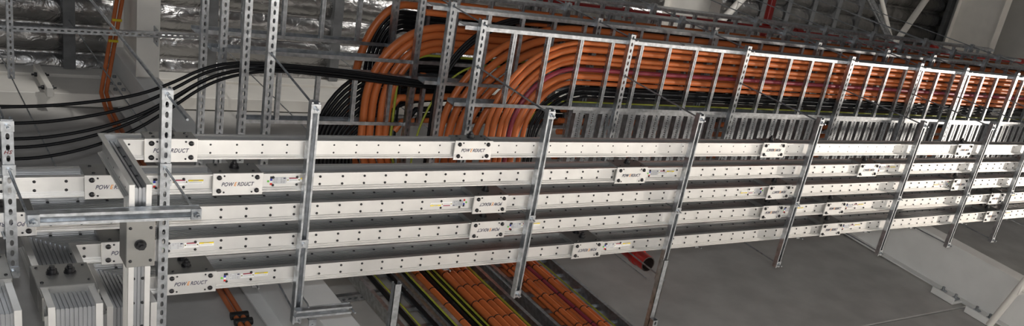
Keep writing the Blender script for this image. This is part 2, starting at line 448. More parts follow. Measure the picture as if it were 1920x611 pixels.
DUCTS = [
 dict(y=.3780, h=.0180, path=[(XE,0),(.1990,0),('z',.1990,.888),('y',.1990,.888,.795)], cov=[(.226,.273,0,-1),(.561,.611,0,-1),(1.094,1.145,1,-1),(1.634,1.686,1,-1),(2.14,2.19,0,-1)],
      lab='shallow grey busbar duct nearest the ladders, its left end dropping down', xs=(.189,XE)),
 dict(y=.4160, h=.0265, cov=[(.175,.225,0,1),(.290,.339,0,1),(.816,.869,0,1),(1.353,1.406,1,1),(1.90,1.95,0,1)], lab='medium-depth grey busbar duct, second from the ladders', xs=(-.35,XE)),
 dict(y=.4520, h=.0420, cov=[(.085,.134,1,-1),(.599,.647,1,-1),(1.135,1.187,1,-1),(1.665,1.715,1,-1),(2.19,2.24,1,-1)], lab='deep grey busbar duct in the middle of the five parallel ones', xs=(-.35,XE)),
 dict(y=.4885, h=.0420, cov=[(.189,.238,0,1),(.601,.651,1,1),(1.135,1.184,0,1),(1.294,1.348,0,1),(1.825,1.875,0,1)], lab='deep grey busbar duct, fourth of the row, turning down beside the far-left hanger', xs=(.125,XE)),
 dict(y=.5305, h=.0440, cov=[(.248,.297,0,1),(.769,.818,1,1),(1.303,1.358,0,1),(1.835,1.885,0,1)], lab='deep grey busbar duct on the wall side, lowest of the five in view', xs=(.183,XE)),
]
def run_housing(t, o, y0, h, pts, name='housing', first='-x'):
    P = duct_profiles(h); mb = MB()
    for i, pr in enumerate(P):
        A, B = (0,1,0), (0,0,1)
        mb.sweep(pr if i != 9 else pr, pts, A, B, 1 if i == 2 else 0)
    return mb.build(name, [M['alu'], M['alu_bare']], t, o)
def bolts_x(t, o, y0, h, xa, xb, skip, side=True):
    x = xa+.012
    while x < xb-.006:
        if not any(a-.003 < x < b+.003 for a, b in skip):
            for dy in (.0062,.0152): inst('bolt', D['down'], t, Vector((x, y0+dy, 1.0045))-o)
            if side: inst('bolt', D['front'], t, Vector((x+.002, y0+.0047, 1.0+h-.0085))-o) if h > .03 else inst('bolt', D['front'], t, Vector((x+.002, y0+.0047, 1.0088))-o)
        x += .0256
for k, d in enumerate(DUCTS):
    y0, h = d['y'], d['h']; yc = y0+W/2; zc = 1.0+h/2
    o = Vector((1.0, yc, 1.0)); t = thing('busbar_duct', d['lab'], 'busbar duct', o)
    xa, xb = d['xs']; cuts = [c for c in d['cov']]
    edges = [xa] + [ (c[0]+c[1])/2 for c in cuts ] + [xb]
    for i in range(len(edges)-1):
        a, b = edges[i], edges[i+1]
        if b-a < .01: continue
        if i == 0 and k in (0,3,4):      # the end that turns down and then towards the wall
            xm = a + h/2; zb = {0:.888, 3:.878, 4:.945}[k]
            pts = [(b,yc,zc),(xm,yc,zc),(xm,yc,zb+W/2),(xm,.795,zb+W/2)]
        else: pts = [(b,yc,zc),(a,yc,zc)]
        hs = run_housing(t, o, y0, h, pts)
        bolts_x(hs, o, y0, h, a + (.012 if i == 0 else 0), b, [(c[0],c[1]) for c in cuts], side=True)
        hs['label'] = 'straight ribbed duct length with rows of dark bolts' if not (i == 0 and k in (0,3,4)) else 'duct length with a downward elbow and a run to the wall'
    for (a, b, fl, side) in cuts:
        cover(t, o, y0, h, a, b, fl)
        if side < 0: labels(t, o, a, y0, True, k == 0 and a < .3)
        else: labels(t, o, b, y0, False)
    # bolts and joint cover of the dropping legs
    if k in (0,3,4):
        xl = xa; zb = {0:.888, 3:.878, 4:.945}[k]; xr = xa+h
        z = 1.0-.012
        leg = thing
        z = .99
        while z > zb+.02:
            inst('bolt', D['left'], t, Vector((xl+.0045, y0+.0062, z))-o); inst('bolt', D['left'], t, Vector((xl+.0045, y0+.0152, z))-o)
            inst('bolt', D['front'], t, Vector((xr-.0052, y0+.0047, z))-o)
            z -= .0236
        y = y0+.045
        while y < .78:
            inst('bolt', D['down'], t, Vector((xr-.0052, y, zb+.0047))-o); inst('bolt', D['down'], t, Vector((xl+.0052, y, zb+.0047))-o)
            y += .0256
    if k == 0:
        mb = MB(); mb.bevbox(.1865,.2100,.4125,.4590,.8862,.9115,.0006); c = mb.build('joint_cover', M['cover'], t, o); c['label'] = 'grey cover box on the short dropped leg'
        inst('joint_bolt', HEX, c, Vector((.198,.436,.8862))-o, (math.pi/2,0,0))
        for sx in (.190,.2065):
            for sy in (.4195,.4525): inst('corner_bolt', D['down'], c, Vector((sx,sy,.8862))-o)
    if k == 3:
        mb = MB(); mb.bevbox(.1225,.1685,y0-.0025,y0+W+.002,.913,.957,.0006)
        mb.box(.1228,.1240,y0-.0025,y0+W,.892,.913); mb.box(.1670,.1682,y0-.0025,y0+W,.9,.913)
        c = mb.build('joint_cover', M['cover'], t, o); c['label'] = 'grey cover with two black bolts on the dropped leg'
        for x in (.1375,.1515): inst('joint_bolt', HEX, c, Vector((x,y0-.0025,.938))-o)
        for x in (.127,.164):
            for z in (.921,.951): inst('cover_screw', D['front'], c, Vector((x,y0-.0025,z))-o)
# extra riser at the lower left corner
o = Vector((.086,.499,.9)); t = thing('busbar_duct', 'vertical grey busbar duct cut by the lower left corner of the view', 'busbar duct', o)
P = duct_profiles(.042); mb = MB()
for i, pr in enumerate(P): mb.sweep(pr, [(.085,.499,1.16),(.085,.499,.8885),(.085,.795,.8885)], (0,1,0), (-1,0,0), 1 if i == 2 else 0)
mb.build('housing', [M['alu'], M['alu_bare']], t, o)
mb = MB(); mb.bevbox(.0625,.1075,.486,.5115,.935,.985,.0006); c = mb.build('joint_cover', M['cover'], t, o)
for x in (.067,.103):
    for z in (.942,.978): inst('cover_screw', D['front'], c, Vector((x,.486,z))-o)
for x in (.078,.092): inst('joint_bolt', HEX, c, Vector((x,.486,.96))-o)
for i in range(12): inst('bolt', D['down'], t, Vector((.1018,.53+i*.0256,.8825))-o)
for i in range(3): inst('bolt', D['front'], t, Vector((.1018,.4932,.925-i*.016))-o)

# ------------------------------------------------------------------ strut channels
def strut_mesh(length, up=True, w=.0091, h=.0091, holes=(.0102,.0060,.0030), mat_='zinc', th=.0007):
    """channel along +Y from the origin; back web at z=0 with slots (up: web at the bottom, open above)"""
    mb = MB(); sg = 1 if up else -1; lip = w*.22
    pts = [(-w/2,0),(-w/2,h),(-w/2+lip,h),(-w/2+lip,h-.0012),(-w/2+lip-th,h-.0012),(-w/2+lip-th,h-th),(-w/2+th,h-th),(-w/2+th,0)]
    for m_ in (1,-1):
        pr = [(a*m_, b*sg) for a, b in pts]
        if m_*sg < 0: pr = list(reversed(pr))
        mb.sweep(pr, [(0,0,0),(0,length,0)], (1,0,0), (0,0,1))
    if holes:
        mb.holed(length, w-2*th, holes[0], holes[1], holes[2], (0,0,0), (0,1,0), (1,0,0))
        mb.holed(length, w-2*th, holes[0], holes[1], holes[2], (0,0,th*sg), (0,1,0), (1,0,0))
    else: mb.box(-w/2, w/2, 0, length, min(0,th*sg), max(0,th*sg))
    return mb
_m = {}
def strut_me(key, *a, **k):
    if key not in _m: _m[key] = mesh_of(strut_mesh(*a, **k), M[k.get('mat_','zinc')])
    return _m[key]
def rod_mb(p, q, r=.00125): mb = MB(); mb.tube([p,q], r, 8); return mb
ROD_ME = {}
def washer(): 
    mb = MB(); mb.bevbox(-.0052,.0052,-.0052,.0052,-.0008,0,.0002); mb.tube([(0,0,-.0008),(0,0,-.0034)], .0026, 6); return mesh_of(mb, M['zinc'])
WASH = washer()
# supports under the four cable-ladder tiers
TZ = [1.20,1.293,1.387,1.476]
SUPX = [.405,.685,.946,1.202,1.485,1.708,1.878,2.09,2.30]
pos_words = ['left of the cable bends','at the left ends of the ladders','under the bends','just right of the bends','around the middle right','right of the red branch pipe','near the right side','close to the right edge','at the far right end']
tier_words = ['lowest','second','third','topmost']
for j, x in enumerate(SUPX):
    for i, z in enumerate(TZ):
        ya = .15 if j == 0 else .272; L = .66-ya
        lab = 'slotted grey strut support under the %s ladder tier, %s' % (tier_words[i], pos_words[j])
        o = Vector((x, ya, z)); t = thing('strut_support', lab, 'strut support', o, 'strut supports of the ladder tiers')
        me = strut_me('sup%.3f' % L, L, True, .0091, .0091)
        c = inst('channel', me, t, (0,0,-.0093))
    # one rod through all four tiers near each end
    for y, e in ((.278 if j else .17,'near'),(.655,'wall-side')):
        mb = MB(); mb.tube([(x,y,1.178),(x,y,2.47)], .00115, 8)
        single('hanger_rod', mb, M['zinc_dull'], 'thin %s steel rod through the four ladder supports %s' % (e, pos_words[j]), 'threaded rod', 'long hanger rods of the ladder supports')
# duct hangers: plain channel below the ducts with rods up to the ladder support
HX = [.386,.684,.941,1.205,1.490,1.720,1.89,2.10,2.31]
hw = ['with a clamp bracket at its end','second of the plain ones from the left','third of the plain ones from the left','fourth of the plain ones from the left','fifth of the plain ones from the left','second last before the right edge','last before the right edge','right at the edge of the view','beyond the right edge']
for j, x in enumerate(HX):
    o = Vector((x,.331,.9998)); t = thing('duct_hanger', 'galvanised channel hanger under the five ducts, %s' % hw[j], 'strut hanger', o, 'hangers under the duct row')
    L = .272
    me = strut_me('hang', L, False, .0091, .0091, (.0115,.0050,.0022))
    inst('channel', me, t, (0,0,-.0001))
    sx = SUPX[j]
    for y in (.338,.596):
        mb = MB(); mb.tube([(x,y,.982),(sx,y,1.2)], .00125, 8); mb.build('threaded_rod', M['zinc_dull'], t, o)
        inst('washer_plate', WASH, t, Vector((x,y,.9906))-o)
    if j in (1,2,3,4,5,6):
        y = .4828; mb = MB(); mb.tube([(x,y,.982),(x,y,1.2)], .00095, 8); mb.build('threaded_rod', M['zinc_dull'], t, o); inst('washer_plate', WASH, t, Vector((x,y,.9906))-o)
    if j == 0:
        y = .4985
        inst('washer_plate', WASH, t, Vector((x,y,.9906))-o)
# the two slotted hangers at the left
for (x, ya, yb, lab) in ((.2425,.322,.606,'slotted strut hanger just right of the dropped duct leg'),(.1140,.356,.515,'short slotted strut hanger at the far left edge')):
    o = Vector((x, ya, .99)); t = thing('duct_hanger', lab, 'strut hanger', o, 'slotted hangers at the left')
    me = strut_me('slot%.3f' % (yb-ya), yb-ya, True, .0091, .0091)
    inst('channel', me, t, (0,0,0))
    for y in ((ya+.006), ):
        mb = MB(); mb.tube([(x,y,.92 if x > .2 else .982),(x,y,1.9)], .0012, 8); mb.build('threaded_rod', M['zinc_dull'], t, o); inst('washer_plate', WASH, t, Vector((x,y,.9898))-o)
    mb = MB(); mb.tube([(x,.404,.87),(x,.404,1.0)], .0012, 8); mb.build('threaded_rod', M['zinc_dull'], t, o); inst('washer_plate', WASH, t, Vector((x,.404,.9898))-o)
    if x < .2:
        me_, xa_, xb_ = text_mesh('HS', M['marker'], .0048*S)
        for v in me_.vertices: v.co = Vector((v.co.x-(xa_+xb_)/2, -v.co.y, -v.co.z))
        inst('handwriting', me_, t, Vector((x,.3885,.98965))-o)
        inst('washer_plate', WASH, t, Vector((x,.508,.9898))-o)
        mb = MB(); mb.tube([(x-.006,.47,1.1),(x-.006,.47,.985)], .0012, 8); mb.build('threaded_rod', M['zinc_dull'], t, o)
# bright sway rod fixed to the slotted hanger
mb = MB(); mb.tube([(.2425,.3265,.982),(.2425,.3262,.989),(.2395,.325,1.0),(.2352,.3192,1.3),(.232,.315,1.5)], .0014, 8)
single('sway_rod', mb, M['zinc'], 'bright steel rod leaning in front of the cream rafter', 'rod')
# cross strut carrying the dropped duct leg
o = Vector((.112,.404,.8785)); t = thing('cross_strut', 'horizontal open channel strut under the dropped duct leg, at left', 'strut', o)
mb = MB(); w = .0105
for sg in (1,-1):
    pr = [(-w/2,0),(-w/2,-.009),(-w/2+.0026,-.009),(-w/2+.0026,-.0078),(-w/2+.0018,-.0078),(-w/2+.0018,-.0082),(-w/2+.0008,-.0082),(-w/2+.0008,0)]
    mb.sweep([(a*sg,b) for a,b in pr], [(.112,.404,.8875),(.246,.4045,.8875)], (0,1,0), (0,0,1))
mb.box(.112,.246,.404-w/2,.404+w/2,.8868,.8875)
mb.build('channel', M['zinc'], t, o)
for x in (.1165,.2415):
    mb = MB(); mb.bevbox(x-.0045,x+.0045,.3985,.4095,.8770,.8784,.0003); mb.tube([(x,.404,.877),(x,.404,.8725)], .0028, 6); mb.tube([(x,.404,.877),(x,.404,.8695)], .0012, 8); mb.build('end_clamp', M['zinc_dull'], t, o)

# ------------------------------------------------------------------ cable ladders
def rail(mb, x0, x1, y, z, inward, h=.0215, w=.0055, lead=0):
    t = .0009; s_ = inward
    pr = [(0,0),(w*s_,0),(w*s_,t),(t*s_,t),(t*s_,h-t),(w*s_,h-t),(w*s_,h),(0,h)]
    if s_ > 0: pr = list(reversed(pr))
    mb.sweep(pr, [(x0,y,z),(x1,y,z)], (0,1,0), (0,0,1))
def rung_me(L, dense):
    key = 'rung%.4f%s' % (L, dense)
    if key in _m: return _m[key]
    mb = MB()
    if dense:      # wide slat: slotted underside and plain upturned sides
        w, h = .0158, .0100
        mb.holed(L, w*.4, .0036, .0020, .0026, (0,0,0), (0,1,0), (1,0,0))
        for s_ in (-1,1):
            mb.box(min(s_*w*.2,s_*w/2), max(s_*w*.2,s_*w/2), 0, L, -.0006, .0004); mb.box(min(s_*w/2,s_*(w/2-.0007)), max(s_*w/2,s_*(w/2-.0007)), 0, L, 0, h)
    else:          # narrow rung: plain grooved underside, square-punched sides
        w, h = .0058, .0066
        mb.box(-w/2, -w/2+.0022, 0, L, 0, .0006); mb.box(w/2-.0022, w/2, 0, L, 0, .0006); mb.box(-w/2+.0022, w/2-.0022, 0, L, .0008, .0014)
        for s_ in (-1,1): mb.holed(L, h, .0031, .0017, .0026, (s_*w/2,0,h/2), (0,1,0), (0,0,1))
        for s_ in (-1,1): mb.box(min(s_*w/2,s_*(w/2-.0020)), max(s_*w/2,s_*(w/2-.0020)), 0, L, h, h+.0006)
    _m[key] = mesh_of(mb, M['zinc']); return _m[key]
def ladder(x0, x1, ya, yb, z, r0, pitch, lab, rw=.0082, hole=(.0029,.0015,.0013), xb0=None, dense=False):
    o = Vector((x0, ya, z)); t = thing('cable_ladder', lab, 'cable ladder', o, 'horizontal cable ladders above the ducts')
    for y, s_, xs_ in ((ya,1,x0),(yb,-1,xb0 if xb0 is not None else x0)):
        mb = MB(); rail(mb, xs_, x1, y, z, s_)
        k = xs_+.42
        while k < x1:
            mb.box(k-.018, k+.018, min(y,y-.0009*s_), max(y,y-.0009*s_), z+.003, z+.0185); k += .66
        mb.build('side_rail', M['zinc'], t, o)
    L = yb-ya-.0024
    me = rung_me(L, dense)
    x = r0; n = 0
    while x < x1-.01 and n < 100:
        if not any(abs(x-s_) < .007 for s_ in SUPX): inst('rung', me, t, Vector((x, ya+.0012, z+.0008))-o); n += 1
        x += pitch
    return t
ladder(.662, 2.42, .2840, .4000, TZ[0], .743, .0583, 'lowest and brightest cable ladder, holding thin orange cables')
ladder(.658, 2.42, .2820, .3990, TZ[1], .694, .0583, 'cable ladder on the second tier from below, over the lowest one', xb0=.66)
ladder(.655, 2.42, .2810, .3960, TZ[2], .690, .0583, 'cable ladder on the third tier, its wall-side rail reaching far left', xb0=.393)
ladder(.395, 2.42, .2800, .3960, TZ[3], .460, .0572, 'topmost cable ladder, starting far left under the foil')
ladder(.435, 1.9, .4160, .4980, TZ[2], .4855, .0560, 'narrow cable ladder beside the wall on the third tier, left of the bends')
ladder(.872, 2.42, .4018, .5350, TZ[0]+.0070, .886, .0262, 'ladder of closely set wide slotted slats seen between rungs and ducts', rw=.0175, hole=(.0036,.0020,.0035), dense=True)
ladder(.900, 2.42, .4160, .5500, TZ[1], .930, .0583, 'narrow cable ladder beside the wall on the second tier')
# ------------------------------------------------------------------ cables
def cable_path(xs, y, xt, yend, z, R1, R2, zdown=None, xw=None, lean=.0, zend=1.0, wob=.0, seed=0):
    """from +X run at y, quarter-ellipse into +Y run at x=xt, then down the wall"""
    rnd = random.Random(seed); P = []
    xc = xt+R1; yc = y+R2
    n = 18
    x = xs
    while x > xc+.05:
        P.append((x, y+rnd.uniform(-wob,wob), z+rnd.uniform(-wob,wob)*.4)); x -= .0583*2
    for i in range(n+1):
        a = math.pi/2*i/n; P.append((xc-R1*math.sin(a), yc-R2*math.cos(a), z))
    if zdown is None: P.append((xt, yend, z)); return P
    xm = xw; yw = yend; r = .05; zt = max(z, 1.405)
    for q in (.50,.54): P.append((xt, max(q, yc+.005), z))
    for q in (.25,.5,.75,1.): k_ = q*q*(3-2*q); P.append((xt+(xm-xt)*k_, .56+(yw-r-.56)*q, z+(zt-z)*k_))
    for i in range(1,9):
        a = math.pi/2*i/8; P.append((xm, yw-r+r*math.sin(a), zt-r+r*math.cos(a)))
    P.append((xm, yw, zt-r-.03)); 
    z0 = zt-r-.03
    for i in range(1,5): zz = z0+(zend-z0)*i/4; P.append((xm+lean*(z0-zz), yw, zz))
    return P
def smooth(P, it=1):
    P = [Vector(p) for p in P]
    for _ in range(it):
        Q = [P[0]]
        for a, b in zip(P, P[1:]): Q += [a*.75+b*.25, a*.25+b*.75]
        Q.append(P[-1]); P = Q
    return P
def cable(P, r, m, lab, cat='cable', group=None, it=1, n=10, name='power_cable'):
    mb = MB(); mb.tube(smooth(P, it), r, n); return single(name, mb, M[m], lab, cat, group, origin=P[0])
RX = 2.40
ZW = .70     # far end of wall runs (down, towards the floor)
LE = 0.
# tier 1: (y, radius, colour, x after bend, wall x)
T1 = [(.296,.0034,'orange',.7265,.866),(.3065,.0048,'orange',.738,.877),(.3190,.0040,'orange',.749,.888),(.3265,.0034,'orange',.757,.8975),(.3375,.0036,'magenta',.7665,.9075),(.3490,.0052,'orange',.777,.9185),(.3592,.0036,'orange',.791,.930)]
w1 = ['outermost','second','third','fourth','magenta','thick sixth','innermost']
for i, (y, r, m, xt, xw) in enumerate(T1):
    P = cable_path(RX, y, xt, .731-r, TZ[0]+.0075+r, .150-.012*i, .150-.010*i, True, xw, LE, ZW, .0003, i)
    cable(P, r, m, ('thin orange' if m == 'orange' and r < .004 else 'thick orange' if m == 'orange' else 'magenta') + ' cable on the lowest ladder, %s of the bend' % w1[i], group='cables on the lowest ladder')
# second layer of the same bundle, a little higher
for i, (y, r, xt, xw) in enumerate([(.301,.0040,.744,.885),(.344,.0040,.783,.915)]):
    P = cable_path(RX, y, xt, .752, TZ[0]+.0205+r, .140-.012*i, .140, True, xw, LE, ZW, .0004, 10+i)
    cable(P, r, 'orange', 'orange cable in the upper layer on the lowest ladder, %s from outside' % ORD[i], group='upper layer cables on the lowest ladder')
for i in range(5):
    y = .3665+.0037*i; r = .0017; xt = .800+.0035*i
    P = cable_path(RX, y, xt, .750, TZ[0]+.009+r+.002*(i%2), .085, .075, True, .9345+.0024*i, LE, ZW, .0006, 20+i)
    cable(P, r, 'black' if i != 3 else 'black', 'thin black cable beside the wall-side rail of the lowest ladder, %s from the orange ones' % ORD[i], group='thin black cables on the lowest ladder', n=8)
cable(cable_path(RX, .3915, .797, .727, TZ[0]+.0150, .06, .05, True, .9415, LE, ZW, .0004, 33), .0013, 'yellow', 'thin yellow-green earth cable on the lowest ladder', 'cable')
# tier 2
T2 = [(.298,.0056,.699,.700),(.312,.0060,.714,.752),(.327,.0058,.7275,.766),(.341,.0052,.740,.780),(.3545,.0058,.757,.793)]
for i, (y, r, xt, xw) in enumerate(T2):
    P = cable_path(RX, y, xt+.004, .748, TZ[1]+.0075+r, .22-.012*i, .19-.008*i, True, xw, LE, ZW, .0003, 40+i)
    cable(P, r, 'orange', 'thick orange cable on the second tier, %s from the outside of the bend' % ORD[i], group='thick orange cables on the second tier')
for i in range(3):
    P = cable_path(RX, .288+.0035*i, .690+.004*i, .755, TZ[1]+.023+.002*i, .16, .15, True, .722+.006*i, LE, ZW, .0005, 50+i)
    cable(P, .0022, 'black', 'thin black cable sweeping over the second tier bend, %s from outside' % ORD[i], group='black cables on the second tier', n=8)
cable(cable_path(RX, .372, .668, .748, TZ[1]+.024, .1, .16, True, .743, LE, ZW, .0005, 56), .0016, 'yellow', 'yellow-green earth cable leaving the second tier', 'cable')
for i in range(4): cable([(RX,.378+.0045*i,TZ[1]+.0115),(1.6,.377+.0045*i,TZ[1]+.011),(.95,.378+.0045*i,TZ[1]+.0115)], .0019, 'black', 'black cable at the wall side of the second tier, %s from the orange ones' % ORD[i], group='straight black cables on the second tier', n=8)
# tier 3
T3 = [(.339,.0060,.621),(.351,.0060,.634),(.363,.0058,.649),(.374,.0056,.660)]
for i, (y, r, xt) in enumerate(T3):
    P = cable_path(RX, y, xt, .731-r, TZ[2]+.0085+r, .115-.014*i, .13-.01*i, True, .744+.0133*i, LE, ZW, .0002, 60+i)
    cable(P, r, 'orange', 'thick orange cable in the rounded bend on the third tier, %s from the outside' % ORD[i], group='thick orange cables on the third tier')
cable(cable_path(RX, .384, .668, .726, TZ[2]+.011, .05, .06, True, .797, LE, ZW, .0002, 66), .0021, 'yellow', 'yellow-green cable just inside the third tier bend', 'cable')
for i in range(3): cable(cable_path(RX, .388+.002*i, .664+.007*i, .75, TZ[2]+.013+.003*i, .05, .05, True, .725+.004*i, LE, ZW, .0002, 67+i), .0022, 'black', 'black cable inside the third tier bend, %s from outside' % ORD[i], group='black cables on the third tier', n=8)
cable([(.735,.43,TZ[2]+.02),(.712,.415,TZ[2]+.02),(.701,.43,TZ[2]+.02),(.700,.47,TZ[2]+.02),(.688,.52,TZ[2]+.01),(.684,.60,TZ[2]),(.684,.72,TZ[2]-.02)], .0042, 'orange', 'short orange cable looping down inside the third tier bend', it=2)
for i in range(2): cable([(RX,.300+.016*i,TZ[2]+.014),(1.6,.302+.016*i,TZ[2]+.014),(.7,.301+.016*i,TZ[2]+.014)], .0052, 'orange', 'straight thick orange cable on the third tier, %s' % ('nearer the outer rail' if i == 0 else 'next to the bent ones'), group='straight orange cables on the third tier')
# tier 4
P = cable_path(RX, .3285, .638, .725, TZ[3]+.0145, .075, .15, True, .697, LE, ZW, .0002, 70)
cable(P, .0062, 'orange', 'single thick orange cable making the highest and widest bend')
for i in range(9):
    P = cable_path(RX, .339+.0038*i, .652+.0038*i, .745, TZ[3]+.0115+.004*(i%2), .055-.003*i, .11-.008*i, True, .685+.003*i, LE, 1.2, .0004, 71+i)
    cable(P, .0024, 'black', 'black cable inside the highest orange bend, %s from outside' % ORD[i], group='black cables on the topmost ladder', n=8)
cable([(RX,.382,TZ[3]+.012),(1.5,.383,TZ[3]+.012),(.8,.382,TZ[3]+.012),(.700,.392,TZ[3]+.012),(.683,.405,TZ[3]+.010),(.680,.42,TZ[3]+.004)], .0060, 'orange', 'orange cable ending inside the black bends of the topmost ladder', it=2)
# wall-side ladders' cables (bank beside the wall)
for i, (y, z, r, m) in enumerate([(.452,TZ[2]+.016,.0058,'orange'),(.492,TZ[2]+.016,.0055,'orange'),(.430,TZ[2]+.012,.0035,'black'),(.470,TZ[2]+.014,.0045,'black'),(.480,TZ[2]+.014,.0045,'black')]):
    cable([(RX,y,z),(1.6,y+.001,z),(1.0,y-.001,z),(.68+.01*i,y,z),(.665+.01*i,y+.02,z)], r, m, '%s cable running beside the wall behind the bends, %s from the room' % (m, ORD[i]), group='cables on the wall-side ladder')
for i, (y, z, r, m) in enumerate([(.435,TZ[1]+.014,.005,'orange'),(.455,TZ[1]+.014,.005,'orange'),(.475,TZ[1]+.014,.005,'orange'),(.500,TZ[1]+.014,.005,'orange'),(.52,TZ[1]+.014,.005,'orange')]):
    cable([(RX,y,z),(1.6,y+.001,z),(.92,y,z)], r, m, 'orange cable glimpsed through the slats, %s from the room' % ORD[i], group='orange cables above the slatted ladder')
# big black fan of cables left of the orange bends
for i in range(12):
    a = i*.0072
    P = [(.80,.400+a*.8,1.425),(.70,.405+a*.8,1.425),(.635+a*.35,.418+a,1.425),(.585+a*.6,.452+a,1.422),(.553+a*.75,.51+a*.5,1.418),(.545+a*.85,.57,1.41),(.546+a*.9,.66,1.415),(.55+a*.9,.745,1.40)]
    cable(P, .0031, 'black', 'black cable in the wide black fan left of the orange bends, %s from outside' % ORD[i], group='black cable fan', it=2, n=8)
# slack black cables from the left
def ub(dy, dz, da, seed):
    return [(-.06,.49+dy,1.34+dz),(.145,.470+dy,1.34+dz),(.19,.468+dy,1.34+dz),(.24,.461+dy*.9,1.34+dz),(.29,.450+dy*.7,1.34+dz),(.33,.432+dy*.5,1.34+dz),(.372,.406+dy*.35,1.34+dz),(.41,.396+dy*.25,1.34+dz),(.46,.395+dy*.12,1.34+dz*.6),(.55,.400+dy*.08+da,1.34+dz*.5),(.66,.409+dy*.06+da,1.338+dz*.4),(.78,.420+da,1.336)]
for i, (dy, dz) in enumerate([(-.004,0),(.018,.003),(.036,-.003),(.050,.005),(.062,-.003)]):
    cable(ub(dy, dz, .0012*i-.002, i), .0022, 'black', 'slack black cable sweeping from the left edge under the eave, %s from the top' % ORD[i], group='slack black cables at the left', it=2, n=8)
# orange conduits on the wall at left
for i, dx in enumerate((0,.0098)):
    mb = MB(); mb.tube([(.415+dx+.0,.792,.6),(.430+dx,.792,1.31),(.432+dx,.792,1.45),(.431+dx,.790,2.12),(.432+dx,.780,2.24),(.433+dx,.760,2.295),(.437+dx,.740,2.30),(.463+dx,.56,2.30),(.486+dx,.40,2.30),(.50+dx,.2,2.30)], .0040, 10)
    ob = single('conduit', mb, M['orange'], 'orange conduit up the wall at left, %s of the pair' % ('left-hand' if i == 0 else 'right-hand'), 'conduit', 'pair of orange conduits')
for z in (1.325,1.345):
    mb = MB(); mb.tube([(.424,.7915,z),(.449,.7915,z)], .0062, 10); single('conduit_clip', mb, M['tie'], 'black clip across the orange conduits, %s' % ('lower' if z < 1.33 else 'upper'), 'clip')
for y in (.645,.60):
    mb = MB(); xq = .463+(.56-y)*.144; mb.bevbox(xq-.004,xq+.014,y-.002,y+.003,2.2915,2.2955,.0005); single('cable_tag', mb, M['lyel'], 'yellow tag on the orange conduits under the roof, %s' % ('nearer the wall' if y > .62 else 'further from the wall'), 'tag')
# ------------------------------------------------------------------ vertical wall ladders
def wall_ladder(xa, xb, lab, railw=.022, y=.723, z0=.72, z1=1.56, shade='zinc'):
    o = Vector((xa, y, z0)); t = thing('cable_ladder', lab, 'cable ladder', o, 'vertical cable ladders on the wall')
    f = lambda x, z: (x+LE*(1.3-z), y, z)
    for x, s_ in ((xa,1),(xb,-1)):
        mb = MB(); w = .0065; h = railw; tt = .001
        pr = [(0,0),(w*s_,0),(w*s_,tt),(tt*s_,tt),(tt*s_,h-tt),(w*s_,h-tt),(w*s_,h),(0,h)]
        mb.sweep(pr, [f(x,z1), f(x,z0)], (1,0,0), (0,1,0)); mb.build('side_rail', M[shade], t, o)
    z = z0+.03
    while z < z1:
        mb = MB(); p = f(xa+.001,z); q = f(xb-.001,z); mb.box(p[0], q[0], y+.010, y+.0165, z-.004, z+.004); mb.build('rung', M['zinc'], t, o); z += .0583
    return t
wall_ladder(.600, .668, 'narrow vertical cable ladder on the wall, leftmost of three')
wall_ladder(.684, .8145, 'vertical wall ladder with black and thick orange cables, middle of three', shade='zinc')
wall_ladder(.838, .969, 'vertical wall ladder with a magenta cable among orange ones, rightmost of three')
def wall_cable(x, r, m, lab, g, y=None, z1=1.40, n=10):
    y = (.731-r) if y is None else y
    cable([(x, y, z) for z in (z1,1.3,1.2,1.1,1.0,.85,.72)], r, m, lab, group=g, it=0, n=n)
for i, (x, m, r, y) in enumerate([(.7095,'black',.0048,None),(.7155,'yellow',.0016,.7205),(.7215,'black',.0048,None),(.7275,'yellow',.0016,.7215),(.733,'black',.0030,None)]):
    wall_cable(x, r, m, '%s cable on the middle wall ladder, %s right of the lone orange one' % ('yellow-green' if m == 'yellow' else 'black', ORD[i]), 'black and earth cables on the middle wall ladder', y)
for i, (x, m, r, y) in enumerate([(.622,'black',.0040,None),(.627,'yellow',.0014,.722),(.655,'black',.0035,None)]):
    wall_cable(x, r, m, '%s cable on the leftmost wall ladder, %s from its left rail' % ('yellow-green' if m == 'yellow' else 'black', ORD[i]), 'cables on the leftmost wall ladder', y, z1=1.5)
wall_cable(.674, .0032, 'black', 'black cable between the leftmost and the middle wall ladder', None, .72, 1.5)
wall_cable(.6735, .0015, 'yellow', 'yellow-green cable between the leftmost and the middle wall ladder', None, .7150, 1.5)
# ties round the wall cables
tie = mesh_of((lambda q: (q.tube([(0,0,-.0009),(0,0,.0009)], .0068, 12), q)[1])(MB()), M['tie'])
def ties(x, r, yc, who):
    for k in range(8):
        z = 1.345-.0525*k + (.004 if int(x*1000) % 2 else 0)
        o_ = bpy.data.objects.new('cable_tie', tie); COL.objects.link(o_)
        o_.location = tuple(Vector((x, yc, z))*S + Vector((0,0,EYE))); q = (r+.0005)/.0068; o_.scale = (q,q,1)
        tag(o_, 'black tie on %s, %s from the top' % (who, ORD[k]), 'cable tie', 'ties around the wall cables')
ties(.697, .0062, .725, 'the lone orange wall cable')
for i, (y, r, xt) in enumerate(T3): ties(.744+.0133*i, r, .731-r, 'the %s thick orange wall cable' % ORD[i])
for i, (y, r, m, xt, xw) in enumerate(T1): ties(xw, r, .731-r, 'the %s cable of the rightmost ladder' % ORD[i])
for x, q_ in ((.7095,'left'),(.7215,'right')): ties(x, .0048, .7262, 'the %s black cable beside the orange one' % q_)
